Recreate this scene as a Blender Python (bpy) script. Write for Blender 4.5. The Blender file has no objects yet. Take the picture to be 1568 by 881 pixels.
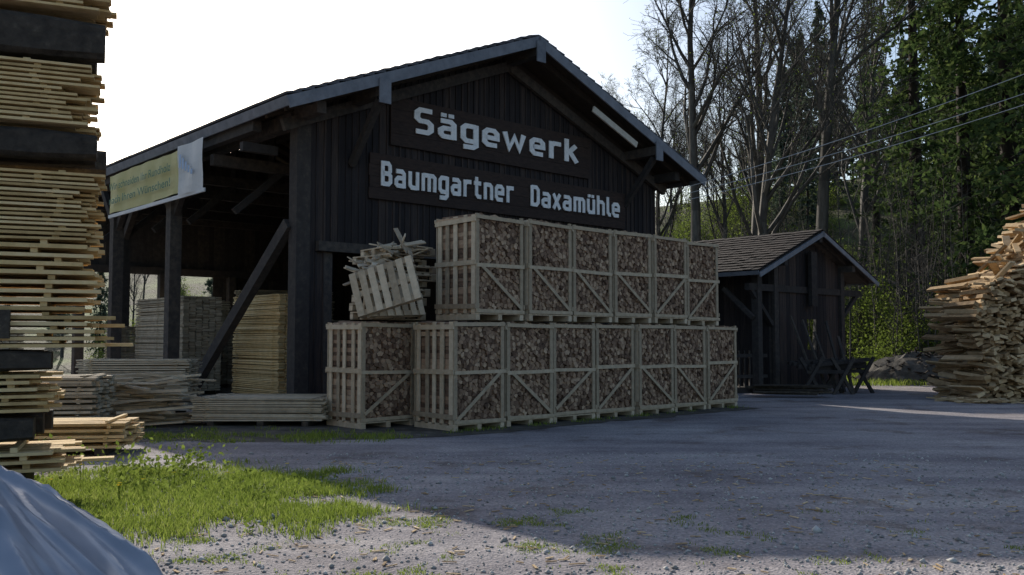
import bpy, math, random
import numpy as np
from mathutils import Vector, Matrix, noise
random.seed(11); np.random.seed(11)
R=random.uniform
scene=bpy.context.scene
col=scene.collection
V=Vector
# ------------------------------------------------------------------ materials
def mat(name, ramp, nscale=6, stretch=(1,1,1), island=.4, rough=.85, bump=.25, transl=0, detail=7, fine=0, spec=.2, bdist=.02):
    m=bpy.data.materials.new(name); m.use_nodes=True
    nt=m.node_tree; N=nt.nodes; L=nt.links
    b=N['Principled BSDF']; out=N['Material Output']
    b.inputs['Roughness'].default_value=rough
    b.inputs['Specular IOR Level'].default_value=spec
    tc=N.new('ShaderNodeTexCoord'); mp=N.new('ShaderNodeMapping'); mp.inputs['Scale'].default_value=stretch
    L.new(tc.outputs['Object'],mp.inputs['Vector'])
    no=N.new('ShaderNodeTexNoise'); no.inputs['Scale'].default_value=nscale; no.inputs['Detail'].default_value=detail
    no.inputs['Roughness'].default_value=.65
    L.new(mp.outputs['Vector'],no.inputs['Vector'])
    st=N.new('ShaderNodeMapRange'); st.inputs[1].default_value=.3; st.inputs[2].default_value=.7
    L.new(no.outputs['Fac'],st.inputs[0])
    geo=N.new('ShaderNodeNewGeometry')
    mx=N.new('ShaderNodeMix'); mx.data_type='FLOAT'; mx.inputs['Factor'].default_value=island
    L.new(st.outputs[0],mx.inputs['A']); L.new(geo.outputs['Random Per Island'],mx.inputs['B'])
    cr=N.new('ShaderNodeValToRGB'); e=cr.color_ramp.elements
    while len(e)<len(ramp): e.new(.5)
    for i,(p,c) in enumerate(ramp):
        e[i].position=p; e[i].color=(c[0],c[1],c[2],1)
    L.new(mx.outputs['Result'],cr.inputs['Fac'])
    L.new(cr.outputs['Color'],b.inputs['Base Color'])
    if bump>0:
        bp=N.new('ShaderNodeBump'); bp.inputs['Strength'].default_value=bump; bp.inputs['Distance'].default_value=bdist
        src=no.outputs['Fac']
        if fine:
            n2=N.new('ShaderNodeTexNoise'); n2.inputs['Scale'].default_value=fine; n2.inputs['Detail'].default_value=4
            L.new(mp.outputs['Vector'],n2.inputs['Vector']); src=n2.outputs['Fac']
        L.new(src,bp.inputs['Height']); L.new(bp.outputs['Normal'],b.inputs['Normal'])
    if transl>0:
        t=N.new('ShaderNodeBsdfTranslucent'); L.new(cr.outputs['Color'],t.inputs['Color'])
        ms=N.new('ShaderNodeMixShader'); ms.inputs[0].default_value=transl
        L.new(b.outputs[0],ms.inputs[1]); L.new(t.outputs[0],ms.inputs[2]); L.new(ms.outputs[0],out.inputs['Surface'])
    return m
M_dark=mat('dark_plank',[(0,(.015,.014,.017)),(.5,(.032,.027,.028)),(1,(.078,.058,.050))],5,(4,4,.35),.55,bump=.5)
M_beam=mat('beam_wood',[(0,(.024,.022,.023)),(.6,(.056,.049,.046)),(1,(.11,.09,.074))],7,(1,1,1),.5,bump=.4)
M_under=mat('roof_under',[(0,(.018,.016,.014)),(1,(.07,.054,.042))],5,(1,1,1),.6)
M_fascia=mat('fascia',[(0,(.10,.11,.13)),(1,(.24,.25,.28))],4,(1,1,1),.4,bump=.15)
M_tile=mat('roof_tile',[(0,(.014,.011,.011)),(.6,(.030,.022,.020)),(1,(.058,.042,.036))],3,(1,1,1),.5,bump=.5)
M_tileD=mat('roof_tile_dark',[(0,(.04,.04,.045)),(1,(.13,.13,.145))],3,(1,1,1),.5,bump=.5)
M_signbd=mat('sign_board',[(0,(.020,.016,.016)),(1,(.062,.042,.035))],5,(1,1,4),.3,bump=.3)
M_white=mat('white_paint',[(0,(.62,.62,.62)),(.5,(.8,.8,.8)),(1,(.88,.88,.88))],9,(1,1,1),.2,rough=.6,bump=.1)
M_pale=mat('pale_board',[(0,(.35,.32,.27)),(1,(.6,.56,.48))],6,(1,1,1),.3)
M_crate=mat('crate_wood',[(0,(.22,.17,.12)),(.5,(.46,.37,.26)),(1,(.70,.59,.44))],9,(1,1,1),.65,bump=.3)
M_logend=mat('log_ends',[(0,(.06,.036,.026)),(.35,(.19,.12,.082)),(.7,(.36,.245,.165)),(1,(.58,.43,.30))],14,(1,1,1),.75,bump=.5)
M_board=mat('fresh_board',[(0,(.36,.235,.10)),(.5,(.70,.50,.24)),(1,(.86,.68,.40))],7,(1,1,1),.6,bump=.25,transl=.15)
M_boardg=mat('grey_board',[(0,(.20,.165,.12)),(.5,(.44,.37,.27)),(1,(.64,.56,.43))],7,(1,1,1),.6,bump=.25)
M_bearer=mat('bearer',[(0,(.022,.019,.017)),(.6,(.065,.054,.044)),(1,(.15,.125,.095))],9,(1,1,1),.35,bump=.8,bdist=.04)
M_slab=mat('slab_wood',[(0,(.16,.10,.055)),(.4,(.44,.30,.16)),(1,(.78,.60,.37))],8,(1,1,1),.7,bump=.4,transl=.10)
M_tarp=mat('tarp_plastic',[(0,(.22,.25,.31)),(.5,(.30,.33,.40)),(1,(.42,.45,.52))],1.6,(1,1,1),0,rough=.25,bump=.1,spec=.6,transl=.08,detail=3)
M_bark=mat('bark',[(0,(.035,.031,.028)),(.6,(.095,.085,.073)),(1,(.18,.16,.135))],5,(1,1,.3),.4,bump=.5)
M_barkd=mat('bark_dark',[(0,(.018,.014,.011)),(1,(.06,.045,.035))],5,(1,1,.3),.4,bump=.5)
M_needle=mat('needles',[(0,(.022,.042,.016)),(.5,(.062,.10,.032)),(1,(.15,.19,.055))],.6,(1,1,1),.6,bump=0,transl=.5)
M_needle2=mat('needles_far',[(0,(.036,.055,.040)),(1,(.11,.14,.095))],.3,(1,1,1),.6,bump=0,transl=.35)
M_leaf=mat('spring_leaf',[(0,(.06,.09,.016)),(.5,(.14,.19,.032)),(1,(.25,.31,.07))],.8,(1,1,1),.6,bump=0,transl=.55)
M_grass=mat('grass_blade',[(0,(.10,.14,.02)),(.5,(.21,.28,.045)),(.85,(.33,.38,.09)),(1,(.44,.39,.18))],.8,(1,1,1),.65,bump=0,transl=.5)
M_yellow=mat('dandelion',[(0,(.8,.6,.02)),(1,(.9,.7,.04))],5,bump=0)
M_banY=mat('banner_yellow',[(0,(.76,.70,.30)),(1,(.86,.80,.40))],1.5,(1,1,1),0,rough=.5,bump=.1,transl=.45)
M_banW=mat('banner_white',[(0,(.7,.72,.74)),(1,(.84,.85,.86))],1.5,(1,1,1),0,rough=.5,bump=.1,transl=.35)
M_banT=mat('banner_text',[(0,(.10,.20,.14)),(1,(.14,.25,.18))],3,bump=0)
M_banB=mat('banner_emblem',[(0,(.30,.42,.6)),(1,(.4,.52,.7))],3,bump=0)
M_conc=mat('concrete',[(0,(.16,.15,.14)),(1,(.30,.29,.27))],5,bump=.3)
M_pebble=mat('pebble',[(0,(.20,.19,.18)),(.5,(.36,.35,.33)),(1,(.62,.60,.56))],9,(1,1,1),.8,bump=.2)
M_wire=mat('wire',[(0,(.35,.36,.38)),(1,(.5,.5,.52))],3,bump=0,rough=.4)
M_soil=mat('soil',[(0,(.045,.04,.035)),(.6,(.10,.088,.072)),(1,(.18,.16,.135))],3,(1,1,1),0,bump=.8,detail=10,bdist=.05)

def ground_mat():
    m=bpy.data.materials.new('gravel_ground'); m.use_nodes=True
    nt=m.node_tree;N=nt.nodes;L=nt.links;b=N['Principled BSDF'];b.inputs['Roughness'].default_value=.9;b.inputs['Specular IOR Level'].default_value=.15
    tc=N.new('ShaderNodeTexCoord')
    def nz(s,d=6,r=.6,vec=None):
        n=N.new('ShaderNodeTexNoise');n.inputs['Scale'].default_value=s;n.inputs['Detail'].default_value=d;n.inputs['Roughness'].default_value=r
        L.new(vec or tc.outputs['Object'],n.inputs['Vector']);return n.outputs['Fac']
    def ramp(f,els):
        c=N.new('ShaderNodeValToRGB');e=c.color_ramp.elements
        while len(e)<len(els): e.new(.5)
        for i,(p,q) in enumerate(els): e[i].position=p;e[i].color=(*q,1)
        L.new(f,c.inputs['Fac']);return c.outputs['Color']
    def mix(f,a,bb,t='MIX'):
        x=N.new('ShaderNodeMix');x.data_type='RGBA';x.blend_type=t
        if isinstance(f,float): x.inputs['Factor'].default_value=f
        else: L.new(f,x.inputs['Factor'])
        L.new(a,x.inputs['A']);L.new(bb,x.inputs['B']);return x.outputs['Result']
    base=ramp(nz(.35,8,.62),[(.3,(.20,.182,.19)),(.5,(.295,.272,.278)),(.72,(.40,.375,.365))])
    vo=N.new('ShaderNodeTexVoronoi');vo.inputs['Scale'].default_value=44;L.new(tc.outputs['Object'],vo.inputs['Vector'])
    bw=N.new('ShaderNodeRGBToBW');L.new(vo.outputs['Color'],bw.inputs[0])
    sp=ramp(bw.outputs[0],[(.15,(.6,.6,.6)),(.6,(1,1,1)),(.85,(1.4,1.38,1.33))])
    c1=mix(.55,base,sp,'MULTIPLY')
    grit=ramp(nz(22,6,.75),[(.3,(.7,.7,.7)),(.5,(1,1,1)),(.7,(1.25,1.23,1.2))])
    c2=mix(.7,c1,grit,'MULTIPLY')
    mp=N.new('ShaderNodeMapping');mp.inputs['Rotation'].default_value=(0,0,math.radians(-35));mp.inputs['Scale'].default_value=(.18,1.5,1);L.new(tc.outputs['Object'],mp.inputs['Vector'])
    tr=ramp(nz(1.1,5,.6,mp.outputs['Vector']),[(.35,(.74,.72,.75)),(.6,(1.12,1.1,1.08))])
    c3=mix(.85,c2,tr,'MULTIPLY')
    pt=ramp(nz(.8,7,.7),[(.54,(1,1,1)),(.64,(.60,.53,.47))])
    c4=mix(.8,c3,pt,'MULTIPLY')
    L.new(c4,b.inputs['Base Color'])
    bp=N.new('ShaderNodeBump');bp.inputs['Strength'].default_value=.55;bp.inputs['Distance'].default_value=.018
    ad=N.new('ShaderNodeMath');ad.operation='ADD';L.new(nz(28,5,.7),ad.inputs[0]);L.new(vo.outputs['Distance'],ad.inputs[1])
    b2=N.new('ShaderNodeBump');b2.inputs['Strength'].default_value=.4;b2.inputs['Distance'].default_value=.25
    L.new(nz(.9,3,.5),b2.inputs['Height'])
    L.new(ad.outputs[0],bp.inputs['Height']);L.new(b2.outputs['Normal'],bp.inputs['Normal']);L.new(bp.outputs['Normal'],b.inputs['Normal'])
    return m
M_gravel=ground_mat()
M_meadow=mat('meadow',[(0,(.05,.042,.028)),(.45,(.07,.068,.03)),(.7,(.10,.12,.035)),(1,(.17,.22,.055))],.22,(1,1,1),0,bump=.8,detail=12,fine=6,bdist=.2)

# ------------------------------------------------------------------ mesh builder
class MB:
    def __init__(s): s.v=[];s.f=[];s.m=[]
    def quad(s,pts,mi=0):
        n=len(s.v); s.v+= [tuple(p) for p in pts]; s.f.append(tuple(range(n,n+len(pts)))); s.m.append(mi)
    def ob(s,o,a,b,c,mi=0):
        o=V(o);a=V(a);b=V(b);c=V(c);n=len(s.v)
        for k in (V((0,0,0)),a,a+b,b): s.v.append(tuple(o+k))
        for k in (V((0,0,0)),a,a+b,b): s.v.append(tuple(o+c+k))
        for q in ((0,3,2,1),(4,5,6,7),(0,1,5,4),(1,2,6,5),(2,3,7,6),(3,0,4,7)):
            s.f.append(tuple(n+i for i in q)); s.m.append(mi)
    def beam(s,p,q,w,h,up=(0,0,1),mi=0):
        p=V(p);q=V(q);d=(q-p); x=d.cross(V(up)); 
        if x.length<1e-5: x=d.cross(V((1,0,0)))
        x.normalize(); u=x.cross(d).normalized()
        s.ob(p-x*w/2-u*h/2,d,x*w,u*h,mi)
    def prism(s,poly,ext,mi=0):
        n=len(s.v);k=len(poly)
        for p in poly: s.v.append(tuple(p))
        for p in poly: s.v.append(tuple(V(p)+V(ext)))
        s.f.append(tuple(range(n+k-1,n-1,-1)));s.m.append(mi)
        s.f.append(tuple(range(n+k,n+2*k)));s.m.append(mi)
        for i in range(k):
            j=(i+1)%k; s.f.append((n+i,n+j,n+k+j,n+k+i));s.m.append(mi)
    def mesh(s,name,mats):
        me=bpy.data.meshes.new(name); me.from_pydata(s.v,[],s.f)
        for m in mats: me.materials.append(m)
        if len(mats)>1: me.polygons.foreach_set('material_index',s.m)
        me.update(); return me
def add(name,me,parent=None,mw=None):
    o=bpy.data.objects.new(name,me); col.objects.link(o)
    if parent: o.parent=parent
    if mw is not None: o.matrix_world=mw
    return o
def empty(name):
    o=bpy.data.objects.new(name,None); col.objects.link(o); return o
def npmesh(name,v,f,mats,mi=None):
    me=bpy.data.meshes.new(name); k=f.shape[1]
    me.vertices.add(len(v)); me.vertices.foreach_set('co',np.asarray(v,dtype=np.float32).ravel())
    me.loops.add(f.size); me.loops.foreach_set('vertex_index',f.astype(np.int32).ravel())
    me.polygons.add(len(f)); me.polygons.foreach_set('loop_start',np.arange(0,f.size,k,dtype=np.int32))
    for m in mats: me.materials.append(m)
    if mi is not None: me.polygons.foreach_set('material_index',mi.astype(np.int32))
    me.update(calc_edges=True); return me

F=V((.740,.673,0)).normalized(); D=V((-F.y,F.x,0)); Z=V((0,0,1))
ang=math.atan2(F.y,F.x)
C0=V((-4.77,19.8,0))
def B(l,t,z): return C0+F*l+D*t+Z*z

# ------------------------------------------------------------------ terrain
def ss(a,b,x):
    t=min(1,max(0,(x-a)/(b-a))); return t*t*(3-2*t)
def hgt(x,y):
    a=ss(40,112,y+.45*max(0,x-14))
    return a*(13+min(14,max(0,(x+20)*.11))) + a*1.2*noise.noise(V((x*.05,y*.05,0)))
xs=[-320+i*8 for i in range(80)]; ys=[-60,-20,0,10,20,30]+[36+i*4 for i in range(24)]+[140,180,240,320,450]
mb=MB(); idx={}
for j,y in enumerate(ys):
    for i,x in enumerate(xs):
        idx[i,j]=len(mb.v); mb.v.append((x,y,hgt(x,y)))
for j in range(len(ys)-1):
    for i in range(len(xs)-1):
        mb.f.append((idx[i,j],idx[i+1,j],idx[i+1,j+1],idx[i,j+1])); mb.m.append(0)
me=mb.mesh('ground',[M_meadow]); me.polygons.foreach_set('use_smooth',[True]*len(me.polygons)); add('ground',me)
def sheet(name,pts,z,m,j=.25,st=1.2):
    mb=MB(); out=[]
    for i in range(len(pts)):
        a=V((*pts[i],z));b=V((*pts[(i+1)%len(pts)],z)); n=max(2,int((b-a).length/st))
        for k in range(n): out.append(a.lerp(b,k/n)+V((R(-j,j),R(-j,j),0)))
    mb.f.append(tuple(range(len(out)))); mb.v=[tuple(p) for p in out]; mb.m=[0]
    add(name,mb.mesh(name,[m]))
sheet('gravel_yard',[(-60,-20),(60,-20),(60,33),(24,33.5),(19,31),(15.5,31.5),(13,34),(8,36),(4,33),(-8,31),(-14,32),(-30,34),(-60,34)],.006,M_gravel)
sheet('bare_soil_verge',[(-12,14.2),(-8,13.9),(-5,14.1),(-3,14.2),(-1.2,14.7),(-.4,15.3),(5.6,20.7),(5,21.6),(-1,16.6),(-3.0,17.6),(-6,17.9),(-12,18.4)],.011,M_soil,.13,.4)

# ------------------------------------------------------------------ sawmill building
W=12.4; RID=9.42; TP=.40; OV=.9; FR=-1.3; LEN=15.0
def rz(l): return RID-abs(l-W/2)*TP
bld=empty('sawmill_building')
mb=MB()
l=0.35
while l<W:
    w=R(.17,.21); zt=rz(l+w/2)-.30; z0=3.72 if .75<l<4.3 else 0
    off=R(0,.012)
    mb.ob(B(l,-off,z0),F*(w-.006),D*.03,Z*(zt-z0))
    mb.ob(B(l+w-.03,-.03-off*.3,z0+.002),F*.05,D*.026,Z*(zt-z0-.004))
    l+=w
add('facade_planks',mb.mesh('facade_planks',[M_dark]),bld)
mb=MB()
mb.ob(B(0,-.06,0),F*.34,D*.34,Z*6.75)
mb.ob(B(W-.3,.04,0),F*.34,D*.34,Z*6.75)
mb.beam(B(.5,-.11,3.66),B(7,-.11,3.66),.14,.22)
mb.ob(B(.72,-.04,0),F*.2,D*.2,Z*3.54)
l=0
while l<LEN-.4:
    mb.ob(B(W-.02,.4+l,0),D*.2,F*.03,Z*6.6); l+=.205
l=0
while l<W:
    mb.ob(B(l,LEN-.3,4.1),F*.2,D*.03,Z*(rz(l+.1)-.35-4.1))
    if l>4.6: mb.ob(B(l,LEN-.26,0),F*.2,D*.03,Z*4.08)
    l+=.205
mb.beam(B(0,LEN-.4,4.0),B(W,LEN-.4,4.0),.2,.25)
for t in (10.4,14.6):
    mb.ob(B(-.15,t,0.25),F*.3,D*.3,Z*6.1)
mb.ob(B(-.78,5.0,.3),F*.3,D*.3,Z*5.9)
mb.ob(B(-.78,9.2,.3),F*.3,D*.3,Z*5.9)
for l in (2.6,5.2,8.4): mb.ob(B(l,LEN-.6,0),F*.26,D*.26,Z*3.9)
mb.beam(B(0,0,6.42),B(0,LEN,6.42),.26,.32)
mb.beam(B(-.63,.6,6.3),B(-.63,LEN,6.3),.2,.24)
mb.beam(B(0,.25,4.15),B(-.25,4.9,.15),.2,.26)
for t in (10.55,):
    for s in (-1,1): mb.beam(B(0,t,4.6),B(0,t+s*1.6,6.25),.16,.2)
for t in (5.15,9.35):
    for s in (-1,1): mb.beam(B(-.63,t,4.7),B(-.63,t+s*1.3,6.15),.14,.18)
for t in (3,5.75,8.2,10.55,12.8,14.6):
    mb.beam(B(-.6,t,5.9),B(W,t,5.9),.2,.26)
    mb.beam(B(2.4,t,5.9),B(2.4,t,rz(2.4)-.4),.16,.16,(1,0,0))
    mb.beam(B(0,t,4.7),B(1.3,t,5.85),.14,.16)
add('timber_frame',mb.mesh('timber_frame',[M_beam]),bld)
mb=MB()
for t,l in ((5.0,-.85),(9.2,-.85),(10.4,-.22)): mb.ob(B(l,t-.07,0),F*.44,D*.44,Z*.27)
mb.ob(B(.1,.4,.01),F*(W-.3),D*(LEN-1),Z*.08)
add('concrete_footings',mb.mesh('concrete_footings',[M_conc]),bld)
mb=MB(); mt=MB()
half=W/2+OV
for side in (-1,1):
    dirh=F*side
    n=24
    down=(dirh*half-Z*half*TP); dn=down/n; nu=(Z+dirh*TP).normalized()
    for i in range(n):
        t=FR-.02
        while t<LEN+.6:
            wl=1.25
            p=B(W/2,t,RID)+dn*i-nu*.02
            mt.ob(p+V((0,0,R(-.006,.006))),dn*1.12+nu*.045,D*(wl-.004),nu*.045); t+=wl
    mb.ob(B(W/2,FR+.03,RID)-nu*.09,down*.995,D*(LEN+.5-FR),nu*.045)
    t=FR+.5
    while t<LEN+.4:
        mb.beam(B(W/2,t,RID)-nu*.19,B(W/2,t,RID)-nu*.19+down*.985,.11,.17,(0,0,1)); t+=.85
add('roof_tiles',mt.mesh('roof_tiles',[M_tileD]),bld)
add('roof_rafters',mb.mesh('roof_rafters',[M_under]),bld)
mb=MB()
for side in (-1,1):
    down=F*side*half-Z*half*TP; nu=(Z+F*side*TP).normalized()
    mb.ob(B(W/2,FR-.05,RID)-nu*.27,down*1.01,D*.045,nu*.25)
    e=B(W/2,FR,RID)+down
    mb.ob(e-nu*.22+F*side*.003,D*(LEN+.5-FR),F*side*.04,nu*.2)
for l in (W/2,1.4,W-1.4):
    mb.ob(B(l-.15,FR-.11,rz(l)-.72),F*.3,D*.035,Z*.55)
add('barge_boards',mb.mesh('barge_boards',[M_fascia]),bld)
mb=MB()
for l in (W/2,1.4,W-1.4,0.05,W-.05):
    zc=rz(l)-.42; mb.beam(B(l,FR-.03 if .5<l<W-.5 else FR+.3,zc),B(l,LEN,zc),.22,.26)
for side in (-1,1):
    down=F*side*half-Z*half*TP
    mb.beam(B(W/2,-.14,RID-.55),B(W/2,-.14,RID-.55)+down*.93,.12,.26)
mb.beam(B(1.4,FR+.1,rz(1.4)-.6),B(1.4,-.05,5.6),.14,.16)
mb.beam(B(W-1.4,FR+.1,rz(1.4)-.6),B(W-1.4,-.05,5.6),.14,.16)
mb.beam(B(-.85,.9,5.86),B(0,.9,5.86),.16,.2)
add('purlins',mb.mesh('purlins',[M_beam]),bld)
mb=MB(); mb.beam(B(8.45,-1.12,rz(8.45)-.6),B(10.3,-1.12,rz(10.3)-.6),.05,.17)
add('pale_batten',mb.mesh('pale_batten',[M_pale]),bld)

# ------------------------------------------------------------------ lettering
G={
'S':(.78,[[(.56,.925),(.18,.925),(.075,.82),(.075,.6),(.18,.5),(.42,.5),(.525,.4),(.525,.18),(.42,.075),(.04,.075)]]),
'a':(.78,[[(.08,.675),(.42,.675),(.525,.58),(.525,0)],[(.525,.4),(.18,.4),(.075,.31),(.075,.16),(.16,.075),(.525,.075)]]),
'g':(.78,[[(.525,.675),(.18,.675),(.075,.57),(.075,.18),(.18,.075),(.525,.075)],[(.525,.75),(.525,-.08),(.42,-.175),(.08,-.175)]]),
'e':(.78,[[(.52,.075),(.18,.075),(.075,.18),(.075,.57),(.18,.675),(.42,.675),(.525,.57),(.525,.375),(.12,.375)]]),
'w':(1.04,[[(.05,.75),(.22,.1),(.42,.6),(.62,.1),(.79,.75)]]),
'r':(.66,[[(.1,0),(.1,.75)],[(.1,.56),(.22,.675),(.5,.675)]]),
'k':(.76,[[(.1,0),(.1,1.0)],[(.5,.75),(.14,.36)],[(.22,.46),(.54,0)]]),
'B':(.78,[[(.1,.0),(.1,.925),(.4,.925),(.5,.83),(.5,.61),(.42,.51),(.1,.51)],[(.4,.51),(.525,.41),(.525,.18),(.42,.075),(.1,.075)]]),
'u':(.78,[[(.1,.75),(.1,.18),(.2,.075),(.525,.075)],[(.525,.75),(.525,0)]]),
'm':(1.04,[[(.1,0),(.1,.75)],[(.1,.675),(.68,.675),(.79,.58),(.79,0)],[(.445,.675),(.445,0)]]),
't':(.68,[[(.2,.95),(.2,.18),(.3,.075),(.5,.075)],[(.03,.675),(.48,.675)]]),
'n':(.78,[[(.1,0),(.1,.75)],[(.1,.675),(.42,.675),(.525,.58),(.525,0)]]),
'D':(.78,[[(.1,0),(.1,1)],[(.1,.925),(.4,.925),(.525,.8),(.525,.2),(.4,.075),(.1,.075)]]),
'x':(.76,[[(.06,.75),(.52,0)],[(.52,.75),(.06,0)]]),
'h':(.78,[[(.1,0),(.1,1)],[(.1,.675),(.42,.675),(.525,.58),(.525,0)]]),
'l':(.46,[[(.1,1),(.1,.18),(.2,.075),(.32,.075)]]),
}
UM=[[(.17,.83),(.17,.98)],[(.43,.83),(.43,.98)]]
def letters(mb,text,l0,l1,z0,cap,t0,sw=.145):
    adv=[G[{'ä':'a','ü':'u'}.get(ch,ch)][0] for ch in text]
    tot=sum(adv)-.18; s=(l1-l0)/tot; x=0
    for ch,ad_ in zip(text,adv):
        st=list(G[{'ä':'a','ü':'u'}.get(ch,ch)][1])
        if ch in 'äü': st=st+UM
        for si,pl in enumerate(st):
            P=[V((x+p[0]+R(-.006,.006),p[1]+R(-.006,.006))) for p in pl]; Lf=[];Rt=[]
            for i,p in enumerate(P):
                d1=(P[i]-P[i-1]).normalized() if i>0 else None
                d2=(P[i+1]-P[i]).normalized() if i<len(P)-1 else None
                d=(d1+d2).normalized() if d1 and d2 else (d1 or d2)
                n=V((-d.y,d.x)); k=1
                if d1 and d2: k=1/max(.55,n.dot(V((-d1.y,d1.x))))
                Lf.append(p+n*sw/2*k);Rt.append(p-n*sw/2*k)
            tt=t0-.003*si
            cv=lambda p,t:B(l0+p.x*s,t,z0+p.y*cap)
            n0=len(mb.v); m=len(P)
            for i in range(m):
                mb.v+= [tuple(cv(Lf[i],tt-.03)),tuple(cv(Rt[i],tt-.03)),tuple(cv(Lf[i],tt)),tuple(cv(Rt[i],tt))]
            for i in range(m-1):
                a0=n0+4*i;b0=a0+4
                for q in ((a0,a0+1,b0+1,b0),(a0,b0,b0+2,a0+2),(a0+1,a0+3,b0+3,b0+1)): mb.f.append(q);mb.m.append(0)
            mb.f.append((n0,n0+2,n0+3,n0+1));mb.m.append(0)
            e=n0+4*(m-1); mb.f.append((e,e+1,e+3,e+2));mb.m.append(0)
        x+=ad_
sg=empty('sawmill_sign')
mb=MB()
for i in range(4): mb.ob(B(2.45,-.10-.004*(i%2),6.22+i*.295),F*6.95,D*.035,Z*.29)
add('upper_board',mb.mesh('upper_board',[M_signbd]),sg)
mb=MB()
for i in range(4): mb.ob(B(1.85+.02*(i%2),-.10-.004*(i%2),4.88+i*.27),F*9.1,D*.035,Z*.265)
add('lower_board',mb.mesh('lower_board',[M_signbd]),sg)
mb=MB(); letters(mb,'Sägewerk',3.12,8.85,6.60,.64,-.125,.185); letters(mb,'Baumgartner',2.15,6.36,5.2,.58,-.125,.185); letters(mb,'Daxamühle',7.0,10.65,5.2,.56,-.125,.185)
add('letters',mb.mesh('letters',[M_white]),sg)

# banner
bn=empty('banner_sign')
mb=MB()
def cloth(mb,t0,t1,z0,z1,l,mi):
    nx=int((t1-t0)/.16);nz=7;ids={}
    for i in range(nx+1):
        for j in range(nz+1):
            t=t0+(t1-t0)*i/nx; z=z0+(z1-z0)*j/nz
            o=.05*noise.noise(V((t*1.1,z*1.3,3)))+.015*math.sin(t*6+z*2)
            ids[i,j]=len(mb.v); mb.v.append(tuple(B(l+o,t,z+.03*math.sin(t*1.2)*(j/nz-.5))))
    for i in range(nx):
        for j in range(nz): mb.f.append((ids[i,j],ids[i+1,j],ids[i+1,j+1],ids[i,j+1]));mb.m.append(mi)
cloth(mb,3.95,8.96,5.15,6.24,-.98,0); cloth(mb,2.56,3.95,5.08,6.32,-1.02,1)
mb.ob(B(-1.0,2.5,5.03),D*6.5,F*.04,Z*.09,1)
for i in range(5): mb.ob(B(-1.10,2.95+i*.17,5.5+.06*i),D*.10,F*.004,Z*(.12+.05*i),2)
add('cloth',mb.mesh('cloth',[M_banY,M_banW,M_banB]),bn)
for txt,z,h in (('Wir schneiden Ihr Rundholz',5.76,.27),('nach Ihren Wünschen!',5.38,.27),):
    cu=bpy.data.curves.new('t','FONT'); cu.body=txt; cu.size=1; cu.offset=.005; ob=bpy.data.objects.new('t',cu); col.objects.link(ob)
    bpy.context.view_layer.update(); tm=bpy.data.meshes.new_from_object(ob.evaluated_get(bpy.context.evaluated_depsgraph_get()))
    mxx=max(v.co.x for v in tm.vertices)
    for v in tm.vertices:
        v.co=B(-1.09,8.7-v.co.x/mxx*4.4,z+v.co.y*h*1.1)
    tm.materials.clear(); tm.materials.append(M_banT); bpy.data.objects.remove(ob); add('text_line',tm,bn)

# ------------------------------------------------------------------ crates
def cells(w,h,r):
    P=[];tries=0
    while tries<4500:
        p=(R(0,w),R(0,h));tries+=1
        if all((p[0]-q[0])**2+(p[1]-q[1])**2>r*r for q in P): P.append(p)
    res=[]
    for i,p in enumerate(P):
        poly=[V((0,0)),V((w,0)),V((w,h)),V((0,h))]
        nb=sorted(P,key=lambda q:(p[0]-q[0])**2+(p[1]-q[1])**2)[1:16]
        pv=V(p)
        for q in nb:
            q=V(q);mid=(pv+q)/2;n=(q-pv);new=[]
            for a in range(len(poly)):
                A=poly[a];Bv=poly[(a+1)%len(poly)];da=(A-mid).dot(n);db=(Bv-mid).dot(n)
                if da<=0:new.append(A)
                if (da<0)!=(db<0) and da!=db: new.append(A.lerp(Bv,da/(da-db)))
            poly=new
            if len(poly)<3:break
        if len(poly)>=3: res.append((pv,poly))
    return res
def crate_mesh(name,flip,seed):
    random.seed(seed); mb=MB(); S=1.15;H=1.90
    for x in (0,.53,1.06): mb.ob((x,0,0),(.09,0,0),(0,S,0),(0,0,.10))
    for i in range(6): mb.ob((0,.01+i*.204,.102),(S,0,0),(0,.12,0),(0,0,.02))
    for y in (0,S-.03):
        for x in (0,S-.075): mb.ob((x,y,.124),(.075,0,0),(0,.03,0),(0,0,H-.124))
        yy=y-.022 if y==0 else y+.032
        for z in (.13,.98+R(-.04,.04),H-.09): mb.ob((-.01+R(-.02,.015),yy,z),(S+.02,0,R(-.02,.02)),(0,.02,0),(0,0,R(.06,.075)))
        za,zb=.22+R(-.04,.04),.97+R(-.03,.03)
        if flip: za,zb=zb,za
        d=V((1.0,0,zb-za)).normalized(); n=V((-d.z,0,d.x))*.06
        mb.ob((.075,yy+.001,za-.02),(1.0,0,zb-za),(0,.018,0),n)
    for x in (0,S-.022):
        xx=x-.003 if x==0 else x+.003
        for y in (.033,.27,.51,.75,.99): mb.ob((xx,y+R(-.03,.03) if 0.1<y<.9 else y,.125),(.022,0,0),(0,R(.085,.11),0),(0,0,H-.13-R(0,.03)))
        x2=x-.026 if x==0 else x+.028
        for z in (.2,.98,H-.14): mb.ob((x2,-.01,z),(.02,0,0),(0,S+.02,R(-.02,.02)),(0,0,.085))
    for c,poly in cells(S-.07,H-.22,.056):
        sc=R(.85,.97); f=R(-.03,.04)
        pl=[]
        for p in poly:
            q=c+(p-c)*sc; pl.append((q.x+.035,.035+f,q.y+.125))
        mb.prism(pl,(R(-.01,.01),S-.07+R(-.03,.01)-f,R(-.008,.008)),1)
    for i in range(9):
        x=.06+i*.115; mb.beam((x,.04,H-.07+R(-.02,.04)),(x+R(-.05,.05),S-.05,H-.07+R(-.02,.05)),R(.06,.1),R(.05,.09),(R(-.5,.5),0,1),1)
    return mb.mesh(name,[M_crate,M_logend])
CM=[crate_mesh('firewood_crate',i%2,40+i) for i in range(8)]
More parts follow.
